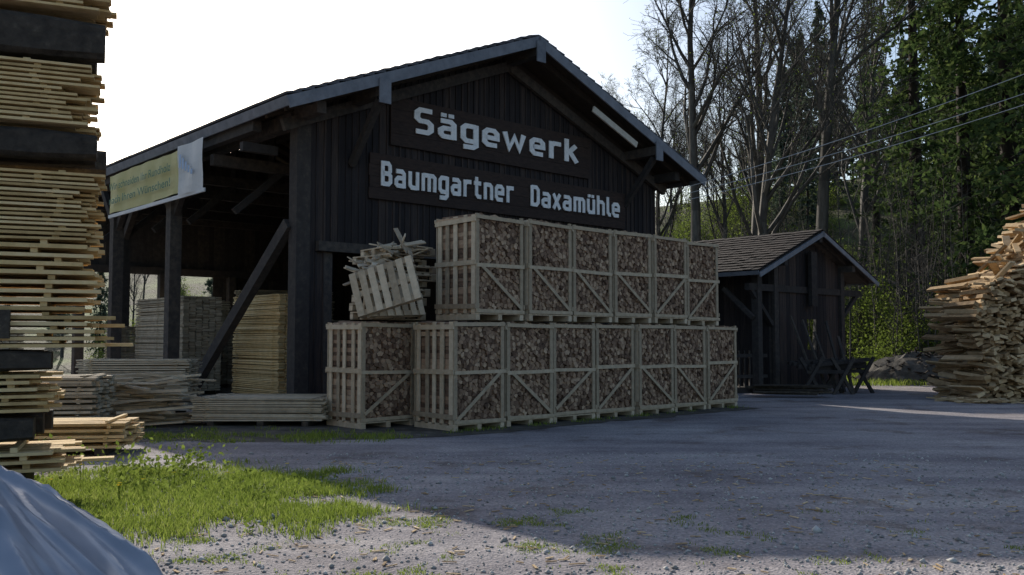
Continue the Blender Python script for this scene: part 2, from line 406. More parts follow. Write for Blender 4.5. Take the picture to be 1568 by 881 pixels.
random.seed(3)
A0=V((-.98,15.6,0))
def put_crate(l,t,z,k,yaw=0):
    p=A0+F*l+D*t+Z*z
    add('firewood_crate',CM[k],None,Matrix.Translation(p)@Matrix.Rotation(ang+yaw,4,'Z'))
pit=1.228
for i,k in enumerate((0,3,4,2,1,5,6)): put_crate(i*pit+R(-.012,.012),R(-.06,.08),0,k,R(-.022,.022))
for i,k in enumerate((3,7,5,1,2,0)): put_crate(.53+i*1.236+R(-.012,.012)+(.08 if i==5 else 0),R(0,.08)+(.16 if i==5 else 0),1.93+(-.03 if i==5 else 0),k,R(-.025,.025))
put_crate(-.97,1.40,0,4,.01)
for i in range(5): put_crate(.35+i*1.26,1.35+R(0,.05),0,[1,3,0,2,4][i])
# ------------------------------------------------------------------ pallets on crate
mb=MB()
for i in range(7): mb.ob((i*.175,0,.122),(.12,0,0),(0,.8,0),(0,0,.022))
for y in (0,.35,.7):
    mb.ob((0,y,.10),(1.17,0,0),(0,.1,0),(0,0,.02)); mb.ob((0,y,0),(1.17,0,0),(0,.1,0),(0,0,.02))
    for x in (0,.52,1.05): mb.ob((x,y,.0215),(.12,0,0),(0,.1,0),(0,0,.077))
PM=mb.mesh('wooden_pallet',[M_crate])
def pal(l,t,z,yaw,rx,ry):
    add('wooden_pallet',PM,None,Matrix.Translation(A0+F*l+D*t+Z*z)@Matrix.Rotation(ang+yaw,4,'Z')@Matrix.Rotation(rx,4,'X')@Matrix.Rotation(ry,4,'Y'))
for i in range(9): pal(-.60+R(-.1,.1)+i*.035,1.66+R(-.08,.08),1.95+i*.15,R(-.12,.12),R(-.03,.03),R(-.03,.03))
pal(-1.0,1.40,1.95,.12,math.radians(70),math.radians(-58))
pal(-.85,1.42,1.95,.12,math.radians(72),math.radians(-8))
random.seed(5)
mb=MB()
for i in range(60):
    x=R(-.1,1.25); p=V((x,R(-.15,.8),R(0,.22)+ .75*min(1,(x+.3)/1.0))); d=V((R(-.9,.9),R(-.4,.4),R(-.2,.2))).normalized()*R(.35,.7)
    mb.beam(p-d/2,p+d/2,R(.07,.1),.022,(R(-.6,.6),R(-1.2,.3),1))
add('scrap_board_heap',mb.mesh('scrap_board_heap',[M_crate]),None,Matrix.Translation(A0+F*(-.7)+D*1.5+Z*2.45)@Matrix.Rotation(ang,4,'Z'))

# ------------------------------------------------------------------ lumber stacks
def stack(mb,o,dx,dy,length,nac,bw,bt,nl,gap,jit=.1,mi=0,stmi=0,z=0):
    dx=V(dx).normalized();dy=V(dy).normalized();o=V(o)
    for k in range(nl):
        for j in range(nac):
            s=R(-jit,jit); w=bw*R(.8,.98)
            oo=o+dx*s+dy*(j*bw+R(-.012,.012))+Z*(z+R(-.004,.004))
            mb.ob(oo+Z*R(-.003,.003),dx*(length+R(-jit,jit)-s)+Z*R(-.02,.02),dy*w,Z*bt*R(.88,1),mi)
        if gap>0:
            n=max(2,int(length/1.1))
            for q in range(n):
                mb.ob(o+dx*(.25+(length-.5)*q/(n-1)+R(-.04,.04))+Z*(z+bt+.001)-dy*.03,dx*.05,dy*(nac*bw+.06),Z*(gap-.002),stmi)
        z+=bt+gap
    return z
random.seed(21)
a=V((.92,.39,0)).normalized(); b=V((-.39,.92,0)).normalized()
E=V((-3.88,8.55,0))
mb=MB()
def layerset(z0,z1,bt,gap,short,jit,thinmi=0,nac=7,bw=.16,long=0):
    z=z0
    while z<z1-bt:
        sh=R(-.06,.06)
        for j in range(nac):
            s=short+sh+R(-jit,jit)
            if long and R(0,1)<long: s-=R(.15,.5)
            mb.ob(E-a*s+b*(j*bw)+Z*(z+R(-.004,.004)),-a*R(4.2,4.6)+Z*R(-.03,.03),b*bw*R(.85,.97),Z*bt*R(.85,1),thinmi)
        if gap:
            for q in (.35,1.5,2.7,3.9): mb.ob(E-a*(short+q+R(-.15,.15))+b*.03+Z*(z+bt+.001),-a*.06,b*(nac*bw-.04),Z*(gap-.002),0)
        z+=bt+gap
def bear(z,h,short,n=3):
    for j in range(n):
        s=short+R(-.08,.08); w_=R(.26,.32); h_=h*R(.92,1); o=E-a*s+b*(j*.42)+Z*z
        prof=[(0,.12),(.06,.0),(w_-.05,0),(w_,.16),(w_,.82),(w_-.06,1),(.05,1),(0,.86)]
        N_=9; prev=None
        for q in range(N_+1):
            u=q/N_; off=-a*(4.6*u); sc=1-(.14 if q==0 else 0)
            ring=[]
            for (yy,zz) in prof:
                jt=noise.noise(V((u*9+yy*5,zz*3+j*7,z)))*.02
                ring.append(o+off+b*(w_/2+(yy-w_/2)*sc+jt)+Z*(h_*(.5+(zz-.5)*sc)+jt))
            n0=len(mb.v); mb.v+=[tuple(p) for p in ring]
            if prev is None: mb.f.append(tuple(range(n0,n0+8))); mb.m.append(1)
            else:
                for k in range(8): mb.f.append((prev+k,prev+(k+1)%8,n0+(k+1)%8,n0+k)); mb.m.append(1)
            prev=n0
mb.ob(E-a*.6+b*.1,-a*3.5,b*.9,Z*.36,1)
layerset(.38,.62,.03,.045,.30,.12,0,long=.2)
bear(.66,.24,.5)
layerset(.93,1.28,.032,.030,.45,.15,0)
bear(1.30,.2,.45,3)
layerset(1.52,1.86,.035,.03,.05,.15,0,long=.08)
layerset(1.86,2.50,.038,.045,.1,.1,0)
mb.ob(E-a*.75-b*.07+Z*1.60,-a*3,b*.1,Z*.26,1)
layerset(2.52,3.18,.026,.018,.12,.12,0)
bear(3.30,.27,.06)
layerset(3.62,4.22,.026,.020,.2,.14,0)
bear(4.26,.42,.10)
layerset(4.74,5.3,.026,.020,.1,.14,0)
add('board_drying_stack',mb.mesh('board_drying_stack',[M_board,M_bearer]))
def lst(name,o,dx,length,nac,nl,bw=.18,bt=.03,gap=.02,jit=.1,mats=None,z=.12):
    mb=MB(); dx=V(dx).normalized(); dy=V((-dx.y,dx.x,0)); o=V(o)
    for q in (.3,length/2,length-.4): mb.ob(o+dx*q,dx*.12,dy*nac*bw,Z*(z-.002),1)
    stack(mb,o,dx,dy,length,nac,bw,bt,nl,gap,jit,mi=0,stmi=0,z=z)
    add(name,mb.mesh(name,mats or [M_board,M_bearer]))
GB=[M_boardg,M_bearer]
lst('lumber_stack',(-5.85,16.6,0),(1,-.06,0),2.45,8,11,gap=.008,mats=GB,z=.10,jit=.05)
lst('lumber_stack',(-8.9,18.6,0),(1,.1,0),2.2,6,24,gap=.014,mats=GB,jit=.06)
lst('lumber_stack',(-9.6,15.0,0),(1,.1,0),2.6,6,12,bt=.045,gap=.02,mats=GB,jit=.05,z=.2)
lst('lumber_stack',(-7.2,12.0,0),(1,.2,0),2.0,6,5,bt=.04,gap=.035,mats=[M_board,M_bearer],jit=.06)
lst('lumber_stack',B(1.5,1.5,.09),D,2.4,6,68,gap=.006,mats=[M_board,M_bearer],jit=.03)
lst('lumber_stack',B(.9,5.6,.09),D,3.4,6,70,gap=.006,mats=GB,jit=.03)
lst('lumber_stack',B(2.6,8.5,.09),D,3.6,6,38,gap=.012,mats=GB,jit=.04)
lst('lumber_stack',B(-.4,9.8,.0),F,2.6,6,44,gap=.012,mats=GB,jit=.04)
lst('lumber_stack',B(1.6,12.6,.09),F,2.8,6,62,gap=.014,mats=GB,jit=.04)
lst('lumber_stack',B(4.6,11.6,.09),F,3.4,6,74,gap=.012,mats=GB,jit=.05)
lst('lumber_stack',B(-3.2,8.5,.0),D,4.0,6,34,gap=.02,mats=GB,jit=.06)
lst('lumber_stack',B(5.0,5.5,.09),D,4,6,44,gap=.014,mats=GB,jit=.05)
lst('lumber_stack',B(-3.8,14,.0),D,4.0,7,56,gap=.02,mats=GB,jit=.06)
lst('lumber_stack',B(-7.4,12,.0),D,4.0,7,60,gap=.02,mats=GB,jit=.06)
random.seed(8)
mb=MB()
for i in range(90):
    p=V((-7.0+R(-.8,.8),16.8+R(-.6,.6),.05+R(0,1)**1.5*.9)); an=R(-.5,.5); d=V((math.cos(an),math.sin(an),R(-.14,.14)))*R(.3,.8)
    mb.beam(p-d,p+d,R(.06,.16),R(.02,.06),(R(-.3,.3),0,1))
add('offcut_heap',mb.mesh('offcut_heap',[M_boardg]))

# ------------------------------------------------------------------ slab wood pile (right)
random.seed(13)
mb=MB()
def left_edge(z): 
    return 12.0+ .10*z + .2*math.sin(z*2.1) + (0 if z<2.9 else (z-2.9)*1.0)
for yo in (23.2,24.5):
    z=0.03
    while z<5.2:
        x=left_edge(z)+R(-.2,.2)
        while x<17.5:
            w=R(.08,.24);h=R(.035,.11)
            yaw=R(-.26,.26) if x>12.8 else R(-.45,.35); d=V((math.sin(yaw),math.cos(yaw),R(-.12,.12)))*R(.9,1.25)
            p=V((x,yo+R(-.22,.2),z+R(-.035,.045)))
            mb.beam(p,p+d,w,h,(R(-.7,.7),0,1)); x+=w*R(.85,1.35)
        z+=.076
for i in range(160):
    p=V((R(11.4,17),22.9+R(-.5,.3),.05)); 
    if i<45: p=V((R(11.1,11.9),22.9+R(-.5,.9),.04))
    an=R(0,3.14); d=V((math.cos(an),math.sin(an),R(-.05,.15)))*R(.2,.45); mb.beam(p-d,p+d,R(.06,.14),.03)
for i in range(110):
    z=R(.3,4.6); p=V((left_edge(z)+.05,23.2+R(0,1.1),z)); an=R(-.7,.7)
    d=V((-math.cos(an)*.4,-math.sin(an),R(-.3,.2))).normalized()*R(.2,.42); mb.beam(p-d,p+d*.6,R(.08,.16),.04)
for i in range(60):
    x=R(12.2,17); z=min(5.1,2.9+max(0,x-12.3)); p=V((x,23.6+R(-.3,1),z+R(-.1,.15))); d=V((R(-.7,.7),R(-.8,.8),R(-.25,.35))).normalized()*R(.3,.55); mb.beam(p-d,p+d,R(.08,.2),R(.03,.08))
add('slab_wood_pile',mb.mesh('slab_wood_pile',[M_slab]))

# ------------------------------------------------------------------ small shed
random.seed(17)
P0=V((7.75,27.0,0))
def S_(l,t,z): return P0+F*l+D*t+Z*z
sh=empty('open_wooden_shed')
mb=MB();mt=MB();md=MB();mf=MB()
w=4.1; cx=w/2; sr=4.98; st=.40; so=1.55; SL=8.0; fo=-.55
hs=cx+so
for side in (-1,1):
    down=F*side*hs-Z*hs*st; nu=(Z+F*side*st).normalized(); n=15; dn=down/n
    for i in range(n):
        t=fo
        while t<SL:
            mt.ob(S_(cx,t,sr)+dn*i-nu*.02+V((0,0,R(-.008,.008))),dn*1.14+nu*.03,D*.245,nu*.03); t+=.25
    mb.ob(S_(cx,fo+.02,sr)-nu*.09,down*.99,D*(SL-fo),nu*.04)
    mf.ob(S_(cx,fo-.05,sr)-nu*.20,down*1.01,D*.04,nu*.13)
    e=S_(cx,fo,sr)+down; mf.ob(e-nu*.14,D*(SL-fo),F*side*.03,nu*.12)
    t=fo+.3
    while t<SL: mb.beam(S_(cx,t,sr)-nu*.16,S_(cx,t,sr)-nu*.16+down*.97,.09,.12); t+=.8
for l in (0,w,cx): mb.beam(S_(l,fo+.05,sr-abs(l-cx)*st-.3),S_(l,SL,sr-abs(l-cx)*st-.3),.18,.2)
for l in (-.9,0,w-.1): mb.ob(S_(l,-.1,0),F*.22,D*.22,Z*(sr-abs(l-cx)*st-.3))
for t in (2.5,5.2): mb.ob(S_(-.9,t,0),F*.2,D*.2,Z*3.3)
mb.beam(S_(-1.3,0,3.1),S_(w+1.3,0,3.1),.16,.2)
mb.beam(S_(-1.0,0,2.2),S_(-1.0,1.0,3.1),.12,.12); mb.beam(S_(w,0,2.2),S_(w+1.2,0,3.1),.12,.12); mb.beam(S_(0,0,2.0),S_(-1.2,0,3.1),.12,.12)
mb.ob(S_(cx-.16,-.25,2.6),F*.34,D*.12,Z*1.7)
l=0
while l<w:
    zt=sr-abs(l+.1-cx)*st-.22
    if 1.9<l<2.6: md.ob(S_(l,0,0),F*.19,D*.03,Z*1.25); md.ob(S_(l,0,2.2),F*.19,D*.03,Z*(zt-2.2))
    else: md.ob(S_(l,R(-.01,0),0),F*.19,D*.03,Z*zt)
    l+=.2
t=0.1
while t<SL:
    if not(2.6<t<4.6): md.ob(S_(-.02,t,0),D*.19,F*.03,Z*3.9)
    else: md.ob(S_(-.02,t,0),D*.19,F*.03,Z*1.2)
    t+=.2
add('wall_planks',md.mesh('wall_planks',[M_dark]),sh)
add('frame',mb.mesh('frame',[M_beam]),sh); add('roof_tiles',mt.mesh('roof_tiles',[M_tile]),sh); add('barge_boards',mf.mesh('barge_boards',[M_fascia]),sh)
mb=MB()
def sh2(x,y):
    for dx in (-.45,.45):
        mb.beam((x+dx-.3,y,0),(x+dx+.3,y,1.05),.09,.09); mb.beam((x+dx+.3,y+.1,0),(x+dx-.3,y+.1,1.05),.09,.09)
    mb.beam((x-.6,y+.05,.65),(x+.6,y+.05,.65),.09,.1)
sh2(9.0,25.9); sh2(9.8,26.5)
for i in range(9): mb.beam((8.3+R(-.3,.4),26.2+R(-.3,.3),R(.7,.9)),(10.3+R(-.4,.3),26.7+R(-.3,.3),R(.75,1.05)),.14,.1)
for i in range(5): mb.beam((8.9+i*.25,26.4,0.05),(8.3+i*.35,27.0,R(1.6,2.3)),.08,.05)
add('sawhorse',mb.mesh('sawhorse',[M_beam]))
mb=MB()
for i in range(9): mb.beam((6.6+R(-.2,.2),24.9+R(-.3,.3),.1+.03*i),(8.4+R(-.3,.3),24.5+R(-.3,.3),.1+.03*i),.16,.035)
add('plank_pile',mb.mesh('plank_pile',[M_bearer]))
mb=MB(); mb.ob((6.2,26.3,0),(1.0,.5,0),(-.5,.9,0),(0,0,.18));
for i in range(7): mb.beam((6.25+i*.17,26.2+i*.08,.18),(6.25+i*.17,26.2+i*.08,1.25),.12,.03)
mb.beam((6.2,26.12,1.1),(7.5,26.7,1.1),.03,.1); mb.beam((6.2,26.12,.5),(7.5,26.7,.5),.03,.1)
add('empty_wooden_crate',mb.mesh('empty_wooden_crate',[M_beam]))
mb=MB(); ids={}
for i in range(21):
    for j in range(15):
        x=i/20*2-1;y=j/14*2-1;r=max(0,1-x*x-y*y)
        ids[i,j]=len(mb.v);mb.v.append((15.0+x*2.6,33+y*1.8,1.05*r**.8+.35*r*noise.noise(V((x*4,y*4,1)))))
for i in range(20):
    for j in range(14): mb.f.append((ids[i,j],ids[i+1,j],ids[i+1,j+1],ids[i,j+1]));mb.m.append(0)
for i in range(160):
    p=V((15+random.gauss(0,1),32.6+random.gauss(0,.6),.0)); r=max(0,1-((p.x-15)/2.6)**2-((p.y-33)/1.8)**2); p.z=1.0*r
    an=R(0,6.28);d=V((math.cos(an),math.sin(an),R(-.3,.6)))*R(.15,.5); mb.beam(p-d,p+d,R(.03,.08),.03,mi=1)
add('brushwood_heap',mb.mesh('brushwood_heap',[M_soil,M_barkd]))

# ------------------------------------------------------------------ tarp pile
mb=MB(); ids={}
nx,ny=140,140
for i in range(nx+1):
    for j in range(ny+1):
        x=-5.2+4.0*i/nx; y=2.2+3.2*j/ny
        e=min(1,max(0,(-1.46-.08*(y-3)-x)/1.3)); ex=1-(1-e)**2
        e2=min(1,max(0,(y-2.2)/.5)); e3=min(1,max(0,(5.4-y)/.8)); ey=(1-(1-e2)**2)*(1-(1-e3)**2)
        h=1.06*ex*ey
        f=noise.noise(V((x*.9+y*.5,y*1.5-x*.6,0)))
        wv=y*3.2+x*1.4+1.3*noise.noise(V((x*.8,y*.8,4)))
        g=(1-abs(math.sin(wv)))**2.2
        wv2=y*7.5-x*2.6+2.4*noise.noise(V((x*1.1,y*1.1,14)))
        g2=(1-abs(math.sin(wv2)))**3
        wv3=y*13+x*5+3*noise.noise(V((x*1.7,y*1.7,24)))
        g3=(1-abs(math.sin(wv3)))**3*max(0,noise.noise(V((x*1.3,y*1.3,30)))+.3)
        h+= (f*.08+g*.12+g2*.06+g3*.04-.07)*min(1,h*2)
        ids[i,j]=len(mb.v);mb.v.append((x+.04*noise.noise(V((y*2,x*2,7))),y,max(.012,h)))
for i in range(nx):
    for j in range(ny): mb.f.append((ids[i,j],ids[i+1,j],ids[i+1,j+1],ids[i,j+1]));mb.m.append(0)
me=mb.mesh('tarp_covered_pile',[M_tarp]); me.polygons.foreach_set('use_smooth',[True]*len(me.polygons)); add('tarp_covered_pile',me)

# ------------------------------------------------------------------ power lines
mb=MB()
for k,(za,zb,off) in enumerate(((6.25,12.9,0),(6.05,12.0,.3),(5.85,11.6,.7))):
    p=V((5.4,27.6,za)); q=V((24,21+off,zb)); prev=p
    for i in range(1,31):
        t=i/30; c=p.lerp(q,t)-Z*(4*.5*t*(1-t)); mb.beam(prev,c,.017,.017); prev=c
add('power_lines',mb.mesh('power_lines',[M_wire]))
mb=MB()
n=10
for i in range(n):
    a1=2*math.pi*i/n;a2=2*math.pi*(i+1)/n
    mb.quad([(24+.16*math.cos(a1),21.3+.16*math.sin(a1),0),(24+.16*math.cos(a2),21.3+.16*math.sin(a2),0),(24+.11*math.cos(a2),21.3+.11*math.sin(a2),13.3),(24+.11*math.cos(a1),21.3+.11*math.sin(a1),13.3)])
mb.beam((24,20.5,12.75),(24,22.2,12.75),.1,.12); mb.beam((24,20.7,11.8),(24,22.0,11.8),.1,.12)
add('utility_pole',mb.mesh('utility_pole',[M_barkd]))

# ------------------------------------------------------------------ trees
def tube_mesh(name,segs,mats,leaf=None,k=5):
    s=np.array(segs,dtype=float); p=s[:,0:3];q=s[:,3:6];r0=s[:,6];r1=s[:,7]
    d=q-p; d/=np.linalg.norm(d,axis=1)[:,None]+1e-9
    up=np.where(np.abs(d[:,2:3])>.9,np.array([[1.,0,0]]),np.array([[0,0,1.]]))
    x=np.cross(d,up); x/=np.linalg.norm(x,axis=1)[:,None]; y=np.cross(d,x)
    n=len(s); verts=np.zeros((n,2*k,3))
    for i in range(k):
        a=2*math.pi*i/k; o=x*math.cos(a)+y*math.sin(a)
        verts[:,i]=p+o*r0[:,None]; verts[:,k+i]=q+o*r1[:,None]
    f=np.zeros((n,k,4),int)
    for i in range(k):
        j=(i+1)%k; f[:,i]=np.array([i,j,k+j,k+i])
    f+= (np.arange(n)*2*k)[:,None,None]
    v=verts.reshape(-1,3); f=f.reshape(-1,4); mi=np.zeros(len(f),int)
    if leaf is not None:
        lf=len(v)+np.arange(len(leaf)*4).reshape(-1,4); v=np.vstack([v,leaf.reshape(-1,3)]); f=np.vstack([f,lf]); mi=np.concatenate([mi,np.ones(len(lf),int)])
    return npmesh(name,v,f,mats,mi)
def quads(c,size,asp=1,flat=None):
    n=len(c); a=np.random.normal(size=(n,3)); 
    if flat is not None: a=a*(1-flat[3])+np.array(flat[:3])*flat[3]
    a/=np.linalg.norm(a,axis=1)[:,None]; b=np.random.normal(size=(n,3)); b-=a*(a*b).sum(1)[:,None]; b/=np.linalg.norm(b,axis=1)[:,None]
    s=(size*np.random.uniform(.6,1.4,n))[:,None]
    return np.stack([c-a*s-b*s*asp*.3,c-a*s*.1+b*s*asp,c+a*s,c+a*s*.1-b*s*asp],1)
def bare_tree(name,seed,H,buds=True,first=.22):
    rnd=random.Random(seed); segs=[];tips=[]
    cnt=[20,8,6,4]
    def grow(p,d,ln,r,lv):
        n=[12,6,4,3,2][lv]; cur=p; cd=d.copy(); st=ln/n; r0=r
        pts=[]
        for i in range(n):
            jit=[.035,.11,.15,.2,.2][lv]
            cd=(cd+V((rnd.gauss(0,jit),rnd.gauss(0,jit),rnd.gauss(0,jit)+[.03,.10,.08,.05,.02][lv]))).normalized()
            nx=cur+cd*st; r1=max(.007,r*(1-(i+1)/n*.88)) if lv else max(.02,r*(1-(i+1)/n*.9))
            segs.append((*cur,*nx,r0,r1)); pts.append((cur.copy(),nx.copy(),cd.copy(),r0)); cur=nx;r0=r1
        if lv>=3: tips.append(cur)
        if lv<4:
            for k in range(cnt[lv]):
                t=(first+(1-first)*(k+rnd.random())/cnt[lv]) if lv==0 else (.2+.8*(k+rnd.random())/cnt[lv])
                t=min(.999,t); a,b2,dd,rr=pts[int(t*n)]; pp=a.lerp(b2,t*n-int(t*n))
                rv=V((rnd.gauss(0,1),rnd.gauss(0,1),rnd.gauss(0,.3))); rv-=dd*rv.dot(dd); rv.normalize()
                sp=[.75,.7,.8,.8][lv]
                nd=(dd*(1-.35*sp)+rv*sp+V((0,0,[.45,.2,.1,0][lv]))).normalized()
                L2=[H*.36*(1.15-t)+1.2,ln*.45*(1.2-t*.6),ln*.5,ln*.55][lv]*rnd.uniform(.7,1.15)
                grow(pp,nd,L2,min(rr*.6,[.12,.042,.018,.010][lv]*H/22),lv+1)
    grow(V((0,0,-.3)),V((rnd.uniform(-.04,.04),rnd.uniform(-.04,.04),1)),H,H*.0135,0)
    T=np.array([tuple(t) for t in tips]); 
    leaf=None
    if buds:
        T=T[np.random.rand(len(T))<.3]; c=T+np.random.normal(size=T.shape)*.06; leaf=quads(c,np.full(len(c),.035))
    return tube_mesh(name,segs,[M_bark,M_leaf],leaf,4)
BT=[bare_tree('bare_tree',1,24),bare_tree('bare_tree',2,22),bare_tree('bare_tree',5,26,first=.35),bare_tree('bare_tree',9,17,first=.12)]
def put(name,me,x,y,s=1,rot=None,parent=None,z=None):
    o=add(name,me,parent); o.location=(x,y,hgt(x,y) if z is None else z); o.rotation_euler=(0,0,R(0,6.28) if rot is None else rot); o.scale=(s,s,s*R(.95,1.05)); return o
random.seed(31)
def px(p,d): return (p-784)/1387*d
for p,d,k,s in ((1065,42,2,.93),(1152,46,0,1.05),(1172,40,1,1.0),(1252,43,2,1.05),(1012,60,3,1.1),(965,68,1,.72),(1112,62,3,1.0),(1325,52,1,1.0),(1030,78,1,.7)):
    put('bare_tree',BT[k],px(p,d),d,s)
def conifer(name,seed,H,Rm,step,per,clump,sz,mats,z0=.08):
    rs=np.random.RandomState(seed); segs=[(0,0,-.3,0,0,H*.5,H*.014,H*.008),(0,0,H*.5,0,0,H,H*.008,.01)]; C=[]
    z=H*z0
    while z<H:
        f=1-z/H; L=Rm*(f**.75)*(1 if f<.8 else 1-(f-.8)*1.2)
        for i in range(per):
            a=rs.uniform(0,6.283); ln=L*rs.uniform(.5,1.15)+.15; zz=z+rs.uniform(-.5,.5)*step
            n=max(3,int(clump*ln/Rm)+2); t=rs.uniform(.12,1,n)**.75
            droop=-.16*ln*t-.28*ln*t*t+.22*ln*t**4
            sp=(1-t)*.18*ln+.07
            off=rs.normal(size=n)*sp
            x=np.cos(a)*ln*t-np.sin(a)*off; y=np.sin(a)*ln*t+np.cos(a)*off
            C.append(np.stack([x,y,zz+droop-np.abs(off)*.3+rs.normal(size=n)*.06-np.abs(rs.normal(size=n))*.22*t],1))
            segs.append((0,0,zz,np.cos(a)*ln*.85,np.sin(a)*ln*.85,zz-.3*ln,.03,.008))
        z+=step*(.6+.6*f)
    C=np.vstack(C); np.random.seed(seed)
    q=quads(C,np.full(len(C),sz),.38,(0,0,-.6,.35))
    return tube_mesh(name,segs,[M_barkd,mats],q,4)
CF=[conifer('spruce_tree',1,30,3.9,.55,6,40,.20,M_needle),conifer('spruce_tree',2,27,3.6,.55,6,40,.20,M_needle,.14),conifer('spruce_tree',3,33,4.2,.58,6,42,.21,M_needle,.1)]
for p,d,k,s in ((1408,48,0,1.0),(1482,42,1,1.05),(1552,39,2,1.0),(1610,34,0,.95),(1450,60,2,.95),(1345,66,1,.8),(1660,36,1,1.0)):
    put('spruce_tree',CF[k],px(p,d),d,s)
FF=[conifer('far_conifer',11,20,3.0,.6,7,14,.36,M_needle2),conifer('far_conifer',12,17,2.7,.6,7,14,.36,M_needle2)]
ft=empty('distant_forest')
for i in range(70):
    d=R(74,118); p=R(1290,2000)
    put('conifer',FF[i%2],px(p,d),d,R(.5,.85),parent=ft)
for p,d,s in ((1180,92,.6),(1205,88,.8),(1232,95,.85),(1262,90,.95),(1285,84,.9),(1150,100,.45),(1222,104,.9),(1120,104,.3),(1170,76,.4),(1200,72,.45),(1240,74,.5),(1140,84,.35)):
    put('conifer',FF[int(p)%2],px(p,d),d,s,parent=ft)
for i in range(12):
    d=R(76,120); p=R(900,1330)
    put('bare_crown',BT[i%4],px(p,d),d,R(.3,.5),parent=ft)
for i in range(80):
    d=R(46,110); p=R(-300,800)
    if i%2: put('conifer',FF[i%2],px(p,d),d,R(.2,.38),parent=ft)
    else: put('bare_crown',BT[i%4],px(p,d),d,R(.2,.3),parent=ft)
def shrub(name,seed,n,rx,rz_,sz):
    np.random.seed(seed); rnd=random.Random(seed); C=[];segs=[]
    for k in range(16):
        a=rnd.uniform(0,6.28);r=rnd.uniform(.1,1)*rx; h=rnd.uniform(.35,1)*rz_; c=np.array([math.cos(a)*r,math.sin(a)*r,h])
        C.append(c+np.random.normal(size=(n//16,3))*np.array([.28*rx,.28*rx,.2*rz_])); segs.append((0,0,0,*c,.025,.008))
        for q in range(8):
            e=c+np.random.normal(size=3)*.4*rx; segs.append((*(c*.7),*e,.01,.005))
    C=np.vstack(C);C=C[C[:,2]>.03]
    return tube_mesh(name,segs,[M_bark,M_leaf],quads(C,np.full(len(C),sz),.55),4)
SH=[shrub('shrub',1,2400,1.5,2.2,.065),shrub('shrub',2,2000,1.2,3.2,.06),shrub('shrub',3,2000,1.8,1.2,.065)]
us=empty('undergrowth_shrubs')
for i in range(95):
    d=R(35,58); p=R(1300,1640)
    if d<38 and p<1340: p+=60
    put('shrub',SH[i%3],px(p,d),d,R(.4,1.1),parent=us)
for i in range(70):
    d=R(44,84); p=R(990,1300); put('shrub',SH[i%3],px(p,d),d,R(.5,1.3),parent=us)
for i in range(40):
    d=R(42,66); p=R(150,600); put('shrub',SH[i%3],px(p,d),d,R(.4,.9),parent=us)
def sapling(seed):
    rnd=random.Random(seed);segs=[]
    for s in range(7):
        x,y=rnd.uniform(-1.5,1.5),rnd.uniform(-1.5,1.5);c=V((x,y,0));d=V((rnd.gauss(0,.06),rnd.gauss(0,.06),1));h=rnd.uniform(4,9)
        for i in range(8):
            d=(d+V((rnd.gauss(0,.05),rnd.gauss(0,.05),.05))).normalized();nx=c+d*h/8
            segs.append((*c,*nx,.045*(1-i/9),.045*(1-(i+1)/9)))
            for q in range(3):
                e=V((rnd.gauss(0,1),rnd.gauss(0,1),rnd.uniform(.4,1.4))).normalized()*rnd.uniform(.4,1.2);m_=c.lerp(nx,rnd.random())
                segs.append((*m_,*(m_+e),.012,.005))
            c=nx
    return tube_mesh('sapling',segs,[M_bark],None,3)
SP=[sapling(1),sapling(2),sapling(3)]
for i in range(34):
    d=R(34,50); p=R(1290,1560); put('sapling',SP[i%3],px(p,d),d,R(.7,1.2),parent=us)
for i in range(24):
    d=R(44,66); p=R(1000,1290); put('sapling',SP[i%3],px(p,d),d,R(.7,1.1),parent=us)

# ------------------------------------------------------------------ grass
def blades(pts,h,w,mat_,name):
    n=len(pts); a=np.random.uniform(0,6.283,n); hh=h*np.random.uniform(.45,1.3,n); lean=np.random.uniform(.1,.75,n)*hh; b=np.random.uniform(0,6.283,n)
    dx=np.stack([np.cos(a),np.sin(a),np.zeros(n)],1)*(w*np.random.uniform(.6,1.3,n))[:,None]
    ld=np.stack([np.cos(b),np.sin(b),np.zeros(n)],1)
    m=pts+ld*(lean*.3)[:,None]; m[:,2]+=hh*.6; t=pts+ld*lean[:,None]; t[:,2]+=hh
    v=np.stack([pts-dx,pts+dx,m+dx*.75,m-dx*.75,t+dx*.1,t-dx*.1],1).reshape(-1,3)
    base=(np.arange(n)*6)[:,None]; f=np.concatenate([base+np.array([0,1,2,3]),base+np.array([3,2,4,5])])
    return add(name,npmesh(name,v,f,[mat_]))
def fbm(x,y,s,o=0): return noise.noise(V((x*s,y*s,o)))+.5*noise.noise(V((x*s*2.3,y*s*2.3,o+3)))
P=[]
random.seed(41)
while len(P)<40000:
    x=R(-6.5,-.4);y=R(6.2,11.8)
    e=((x+3.8)/2.7)**2+((y-9.0)/2.35)**2
    m=1.05-e+.85*fbm(x,y,1.5)
    if m>0 and R(0,1)<min(1,m*1.5)**1.5: P.append((x,y,0))
blades(np.array(P),.075,.0045,M_grass,'grass_verge')
P=[]
while len(P)<9000:
    x=R(-3.5,4);y=R(5.7,8.6); m=fbm(x,y,2.2,8)-.12-.08*max(0,x)
    if m>0 and R(0,1)<m*.6: P.append((x,y,0))
blades(np.array(P),.024,.004,M_grass,'gravel_grass')
P=[]
while len(P)<6500:
    x=R(-10,-1.2);y=R(12.8,17); 
    c=14.9-.05*(x+5)
    m=.55-abs(y-c)/1.4+.8*fbm(x,y,1.4,4)
    if x>-2 : m-= (x+2)*1.2
    if m>0 and R(0,1)<m: P.append((x,y,0))
for i in range(1100):
    l=R(-.3,8.6); 
    if fbm(l,1,1.3,6)<0: continue
    p=A0+F*l-D*(abs(random.gauss(0,.14))+.03); P.append((p.x,p.y,0))
blades(np.array(P),.07,.006,M_grass,'shaded_grass_strip')
P=[]
